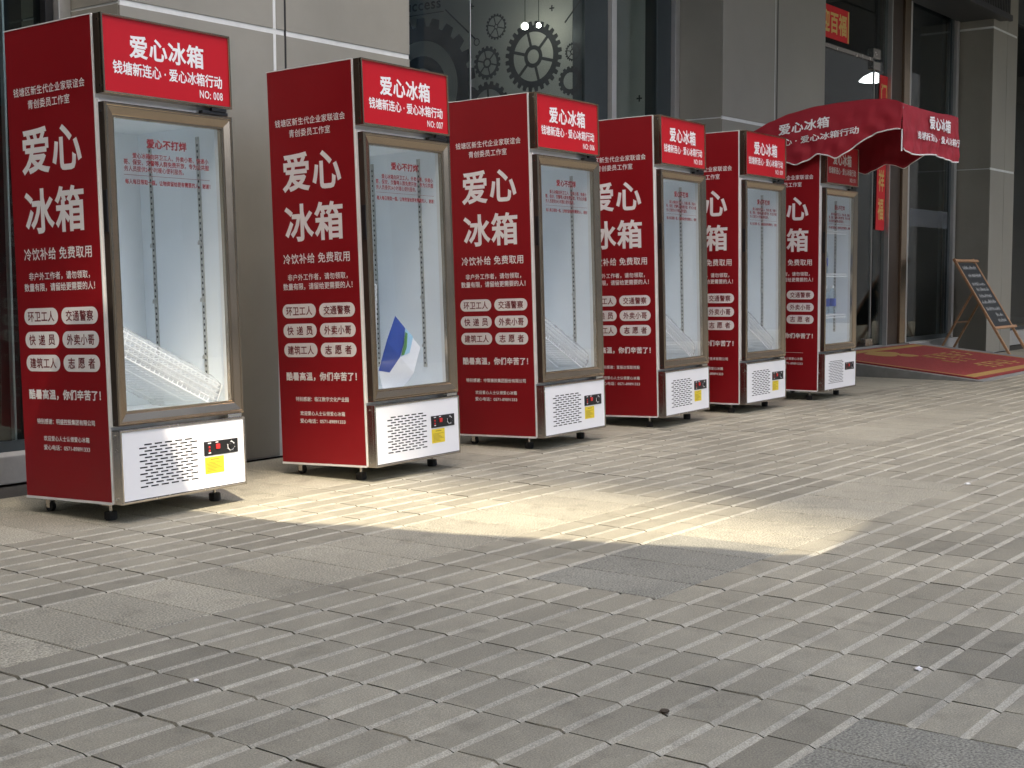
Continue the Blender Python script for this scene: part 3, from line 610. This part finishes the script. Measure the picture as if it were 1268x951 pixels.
# ------------------------------------------------------------------ awning over the last fridge
AW = thing('cloth_awning', 'dark red cloth awning with white scalloped hem over the last fridge', 'awning')
TOPP = [(.60, 2.02), (.57, 2.041), (.42, 2.105), (.27, 2.153), (.06, 2.192), (-.144, 2.207), (-.32, 2.214), (-.481, 2.208), (-.56, 2.19), (-.605, 2.166)]
BOT = [(.60, 1.80), (.42, 1.83), (.352, 1.832), (.286, 1.796), (.206, 1.771), (.12, 1.80), (.035, 1.845), (-.04, 1.832), (-.113, 1.802), (-.19, 1.84), (-.283, 1.899), (-.36, 1.945), (-.431, 1.973), (-.51, 1.985), (-.574, 1.989), (-.605, 1.985)]
def lerp(tab, y):
    for (a, za), (c, zc) in zip(tab, tab[1:]):
        if c <= y <= a: t = (a-y)/(a-c); t = t*t*(3-2*t)*.35+t*.65; return za+(zc-za)*t
    return tab[-1][1] if y < tab[-1][0] else tab[0][1]
AX0, AX1, AYF = 6.33, 7.51, -.605
ys = [.6-1.205*k/48 for k in range(49)]
def wr(a, c): return .008*math.sin(a*17+c*13+2*math.sin(c*9))+.006*math.sin(a*37-c*23)+.004*math.sin(a*8-c*51+math.sin(a*13))+.003*math.sin(a*71+c*19)
def sheet(fn, nu, nv, name, mats, parent):
    b = MB(); b.add([fn(a/nu, c/nv) for a in range(nu+1) for c in range(nv+1)], [(a*(nv+1)+c, (a+1)*(nv+1)+c, (a+1)*(nv+1)+c+1, a*(nv+1)+c+1) for a in range(nu) for c in range(nv)])
    o = ob(name, b.mesh(name, mats, smooth=True), parent); md = o.modifiers.new('thickness', 'SOLIDIFY'); md.thickness = .002; return o
def side_pt(X, sgn, shift=0):
    def f(u, v):
        y = .6-1.205*u; zt, zb = lerp(TOPP, y), lerp(BOT, max(-.605, min(.6, y+shift))); z = zt+(zb-zt)*v
        return (X+sgn*(.012*math.sin(v*math.pi*.5)+wr(y, z)*v), y, z)
    return f
sheet(lambda u, v: (AX0+(AX1-AX0)*v, .6-1.205*u, lerp(TOPP, .6-1.205*u)+.004-.02*math.sin(math.pi*v)), 48, 16, 'top_cloth', [M_AWN], AW)
lp = sheet(side_pt(AX0, -1), 160, 40, 'side_cloth', [M_AWN], AW)
rp = sheet(side_pt(AX1, 1, .05), 60, 14, 'side_cloth', [M_AWN], AW)
def vbot(u): return 1.832-.012*math.sin(u*9)+(.02 if u < .1 else 0)*(1-u*10)
def val(u, v):
    x = AX0+(AX1-AX0)*u; zt = 2.166+.004-.006*math.sin(math.pi*u); z = zt+(vbot(u)-zt)*v
    return (x, AYF-.016*v-wr(x, z)*v, z)
vp = sheet(val, 150, 44, 'front_valance', [M_AWN], AW)
def piping(pts, parent):
    b = MB()
    for p, q in zip(pts, pts[1:]): b.tube(p, q, .0048, 6, cap=False)
    ob('hem_piping', b.mesh('hem_piping', [M_PIPE], smooth=True), parent)
f = side_pt(AX0-.003, -1); piping([f(k/60, 1) for k in range(61)], lp)
f = side_pt(AX1+.003, 1, .05); piping([f(k/60, 1) for k in range(61)], rp)
piping([val(k/40, 1) for k in range(41)], vp); piping([(AX0-.01, AYF-.004, 1.985-.0193*k) for k in range(9)], vp)
def on_side(Ya, za, Yb, zb, h):      # text running from (Ya,za) to (Yb,zb) on the left cloth
    def g(u, v):
        y = Ya+(Yb-Ya)*u; z = za+(zb-za)*u+h*v; zt, zb_ = lerp(TOPP, y), lerp(BOT, y); q = (zt-z)/max(.02, zt-zb_)
        return (AX0-(.012*math.sin(q*math.pi*.5)+wr(y, z)*q)-.0055, y, z)
    return g
b = MB(); text(b, '爱心冰箱', on_side(.352, 1.996, -.056, 2.036, .082), .026); text(b, '钱塘新连心 · 爱心冰箱行动', on_side(.62, 1.882, -.289, 1.974, .054), .018)
ob('side_lettering', b.mesh('side_lettering', [M_LET]), lp)
def on_val(x0, x1, z0, z1):
    def g(u, v):
        x = x0+(x1-x0)*u; z = z0+(z1-z0)*v; q = (2.168-z)/.335; return (x, AYF-.016*q-wr(x, z)*q-.015, z)
    return g
b = MB(); text(b, '爱心冰箱', on_val(6.84, 7.285, 2.028, 2.128), .026); text(b, '钱塘新连心 · 爱心冰箱行', on_val(6.578, 7.492, 1.937, 1.996), .02)
ob('valance_lettering', b.mesh('valance_lettering', [M_LET]), vp)
b = MB()
for X in (AX0+.02, AX1-.02):
    for p, q in zip(TOPP, TOPP[1:]): b.tube((X, p[0], p[1]-.03), (X, q[0], q[1]-.03), .009, 8)
b.tube((AX0+.02, -.585, 2.135), (AX1-.02, -.585, 2.135), .009, 8); b.tube((AX0+.02, .55, 2.0), (AX1-.02, .55, 2.0), .009, 8)
for X in (6.5, 6.9):
    b.tube((X, .3, 1.935), (X, .3, 2.16), .012, 8); b.tube((X, .3, 1.99), (X, -.3, 2.17), .009, 8)
ob('support_frame', b.mesh('support_frame', [M_STEEL], smooth=True), AW)

# ------------------------------------------------------------------ ramp, mat, banners, chalkboard
RX0, RX1, RY0, RY1, RZ = 8.92, 12.05, -.40, YG-.052, .176
tag(ob('ramp', MB().add([(RX0, RY0, 0), (RX1, RY0, 0), (RX0, RY1, 0), (RX1, RY1, 0), (RX0, RY0, .006), (RX1, RY0, .006), (RX0, RY1, RZ), (RX1, RY1, RZ)], [(0, 2, 3, 1), (4, 5, 7, 6), (0, 1, 5, 4), (2, 6, 7, 3), (0, 4, 6, 2), (1, 3, 7, 5)]).mesh('ramp', [M_RAMP], bevel=.004)), kind='structure')
def rp_pt(x, y, h=0): return (x, y, .006+(RZ-.006)*(y-RY0)/(RY1-RY0)+h)
DM = thing('door_mat', 'red door mat with gold border and emblem on the ramp', 'mat')
MX0, MX1, MY0, MY1 = 9.0, 11.7, -.33, 1.28
def slabm(b, x0, x1, y0, y1, h0, h1, mi=0):
    vs = [rp_pt(x, y, h) for h in (h0, h1) for x, y in ((x0, y0), (x1, y0), (x1, y1), (x0, y1))]
    b.add(vs, [(3, 2, 1, 0), (4, 5, 6, 7), (0, 1, 5, 4), (1, 2, 6, 5), (2, 3, 7, 6), (3, 0, 4, 7)], mi)
b = MB(); slabm(b, MX0, MX1, MY0, MY1, .001, .013); ob('pile', b.mesh('pile', [M_MAT]), DM)
b = MB()
for x0, x1, y0, y1 in ((MX0+.04, MX0+.08, MY0+.05, MY1-.05), (MX1-.08, MX1-.04, MY0+.05, MY1-.05), (MX0+.081, MX1-.081, MY0+.05, MY0+.15), (MX0+.081, MX1-.081, MY1-.15, MY1-.05)): slabm(b, x0, x1, y0, y1, .0131, .0148)
ob('gold_border', b.mesh('gold_border', [M_MATG]), DM)
b = MB()
def blob(cx, cy, rx, ry, n=22, wob=.14, h=.0151, seed=1):
    rn = random.Random(seed); ph = rn.uniform(0, 6); b.quad([rp_pt(cx+rx*math.cos(a)*(1+wob*math.sin(3*a+ph)), cy+ry*math.sin(a)*(1+wob*math.cos(4*a+ph)), h) for a in [2*math.pi*k/n for k in range(n)]])
blob(10.05, .98, .30, .15, seed=3); blob(10.25, .80, .14, .10, seed=5, h=.0153)
ob('emblem', b.mesh('emblem', [M_MATG]), DM)
b = MB(); rn = random.Random(4)
def mstroke(cx, cy, s):
    for k in range(4): x = cx+rn.uniform(-s*.35, s*.25); y = cy-s*.5+k*s*.33; slabm(b, x, x+s*rn.uniform(.4, .8), y, y+s*.11, .0132, .0149)
    for k in range(2): x = cx+rn.uniform(-s*.3, s*.3); slabm(b, x, x+s*.10, cy-s*.5, cy+s*.55, .0134, .0151)
for k in range(4): mstroke(10.40+.27*k, .58, .22)
for k in range(3): mstroke(10.2+.25*k, .34, .14)
for k in range(4): mstroke(10.25+.26*k, .02, .2)
tag(ob('mat_strokes', b.mesh('mat_strokes', [M_MATG]), DM), kind='stuff')
# spring couplets
t = thing('couplet_banner', 'tall red paper banner with gold writing beside the glass door', 'banner', (11.05, YG-.009, 1.43))
ob('paper', MB().add([(-.125, 0, 0), (.115, 0, 0), (.165, 0, 1.65), (-.075, 0, 1.65), (-.125, .004, 0), (.115, .004, 0), (.165, .004, 1.65), (-.075, .004, 1.65)], [(0, 1, 2, 3), (4, 7, 6, 5), (0, 4, 5, 1), (1, 5, 6, 2), (2, 6, 7, 3), (3, 7, 4, 0)]).mesh('paper', [M_BAN]), t)
b = MB()
for k, ch in enumerate('福祥吉盈门'): x = -.005+.0303*(.22+k*.31); text(b, ch, tfront(-.0015, x-.078, x+.078, .11+k*.305, .11+k*.305+.235), .02)
ob('lettering', b.mesh('lettering', [M_GOLD]), t)
t = thing('couplet_banner', 'short wide red paper banner with gold writing above the door rail', 'banner', (9.70, YG-.009, 3.29))
ob('paper', MB().box(-.50, .43, 0, .004, 0, .32).mesh('paper', [M_BAN]), t); ob('gold_edge', MB().box(.40, .4296, -.0012, -.0004, .004, .316).box(-.4996, -.47, -.0012, -.0004, .004, .316).mesh('gold_edge', [M_GOLD]), t)
b = MB(); text(b, '门迎百福', tfront(-.0016, -.44, .37, .05, .27), .03); ob('lettering', b.mesh('lettering', [M_GOLD]), t)
# chalkboard easel
EB = thing('chalkboard_easel', 'wooden easel with a black chalkboard full of white handwriting', 'sign')
EX0, EX1 = 12.33, 12.98; p0, p1 = Vector((0, .37, 0)), Vector((0, 1.06, 1.13)); dd = (p1-p0)
nrm = Vector((0, -dd.z, dd.y)).normalized()
for x in (EX0, EX1): ob('leg', MB().beam((x, p0.y, .0), (x, p1.y, p1.z), .034, .026, nrm).mesh('leg', [M_WOOD], bevel=.003), EB)
def ep(x, t, h=0): q = p0+dd*t+nrm*h; return (x, q.y, q.z)
for t_ in (.97, .30): ob('cross_rail', MB().beam(ep(EX0-.07, t_, .022), ep(EX1+.07, t_, .022), .03, .022, nrm).mesh('cross_rail', [M_WOOD], bevel=.003), EB)
b = MB(); vs = [ep(x, t_, h) for h in (-.006, .006) for x, t_ in ((EX0+.018, .31), (EX1-.018, .31), (EX1-.018, .955), (EX0+.018, .955))]
b.add(vs, [(3, 2, 1, 0), (4, 5, 6, 7), (0, 1, 5, 4), (1, 2, 6, 5), (2, 3, 7, 6), (3, 0, 4, 7)]); bo = ob('board', b.mesh('board', [M_BOARD]), EB)
b = MB(); rn = random.Random(11)
for k, t_ in enumerate((.89, .81, .725, .67, .605, .545, .475, .415, .36)):
    x0, x1 = EX0+.06+.10*rn.random(), EX1-.06-.06*rn.random(); x = x0 if k < 7 else x0+.22
    while x < x1:
        wd = rn.uniform(.012, .03); hh = rn.uniform(.018, .038)
        for q in range(2):
            xa = x+rn.uniform(0, wd*.5); b.quad([ep(xa, t_, .0068), ep(xa+.006, t_, .0068), ep(xa+.006+rn.uniform(-.006, .006), t_+hh, .0068), ep(xa+rn.uniform(-.006, .006), t_+hh, .0068)])
        b.quad([ep(x, t_+hh*rn.uniform(.2, .9), .0069), ep(x+wd, t_+hh*rn.uniform(.2, .9), .0069), ep(x+wd, t_+hh*.5, .0069), ep(x, t_+hh*.5-.003, .0069)]); x += wd+rn.uniform(.003, .012)
ob('chalk_writing', b.mesh('chalk_writing', [M_CHALK]), bo)
for x in (EX0+.10, EX1-.10): ob('back_leg', MB().beam((x, 1.27, 0), (x, .86, .76), .03, .022, (0, 1, 1)).mesh('back_leg', [M_WOOD], bevel=.003), EB)
ob('brace', MB().beam((EX0+.10, 1.065, .40), (EX1-.10, 1.065, .40), .022, .018).mesh('brace', [M_WOOD]), EB)

# ------------------------------------------------------------------ small litter on the paving
def bit(name, lab, cat, x, y, s, m, seed, flat=.45):
    rn = random.Random(seed); bm = bmesh.new(); bmesh.ops.create_icosphere(bm, subdivisions=2, radius=s)
    for v in bm.verts: v.co *= rn.uniform(.6, 1.3); v.co.z *= flat
    me = bpy.data.meshes.new(name); bm.to_mesh(me); bm.free(); me.materials.append(m); tag(ob(name, me, None, (x, y, s*flat*.6)), lab, cat)
def gpt(u, v):
    d = fwd+rt*((u-634)/FPX)+up*((475.5-v)/FPX); t = -CAM.z/d.z; return (CAM.x+d.x*t, CAM.y+d.y*t)
bit('dry_leaf', 'dark curled dry leaf lying in a paver joint', 'leaf', *gpt(822, 882), .013, M_LEAF, 1, .3)
for k, (u, v, s, lab) in enumerate([(243, 843, .006, 'tiny white pebble on the paving in front of the first fridge'), (1137, 829, .010, 'white scrap on the pavers below the door mat'), (1198, 600, .012, 'small white scrap on the paving between mat and sunlit patch')]):
    bit('white_scrap', lab, 'scrap', *gpt(u, v), s, M_PEB, 20+k)
# lit panel inside the left window
pl = [o for o in C.objects if o.name.startswith('ceiling_panel_light')][0]
ob('diffuser', MB().box(-.06, .06, -.18, .18, 0, .02).mesh('diffuser', [M_LAMPW]), pl); ob('cord', MB().tube((0, 0, .02), (0, 0, 1.37), .003, 6).mesh('cord', [M_BLACK]), pl)
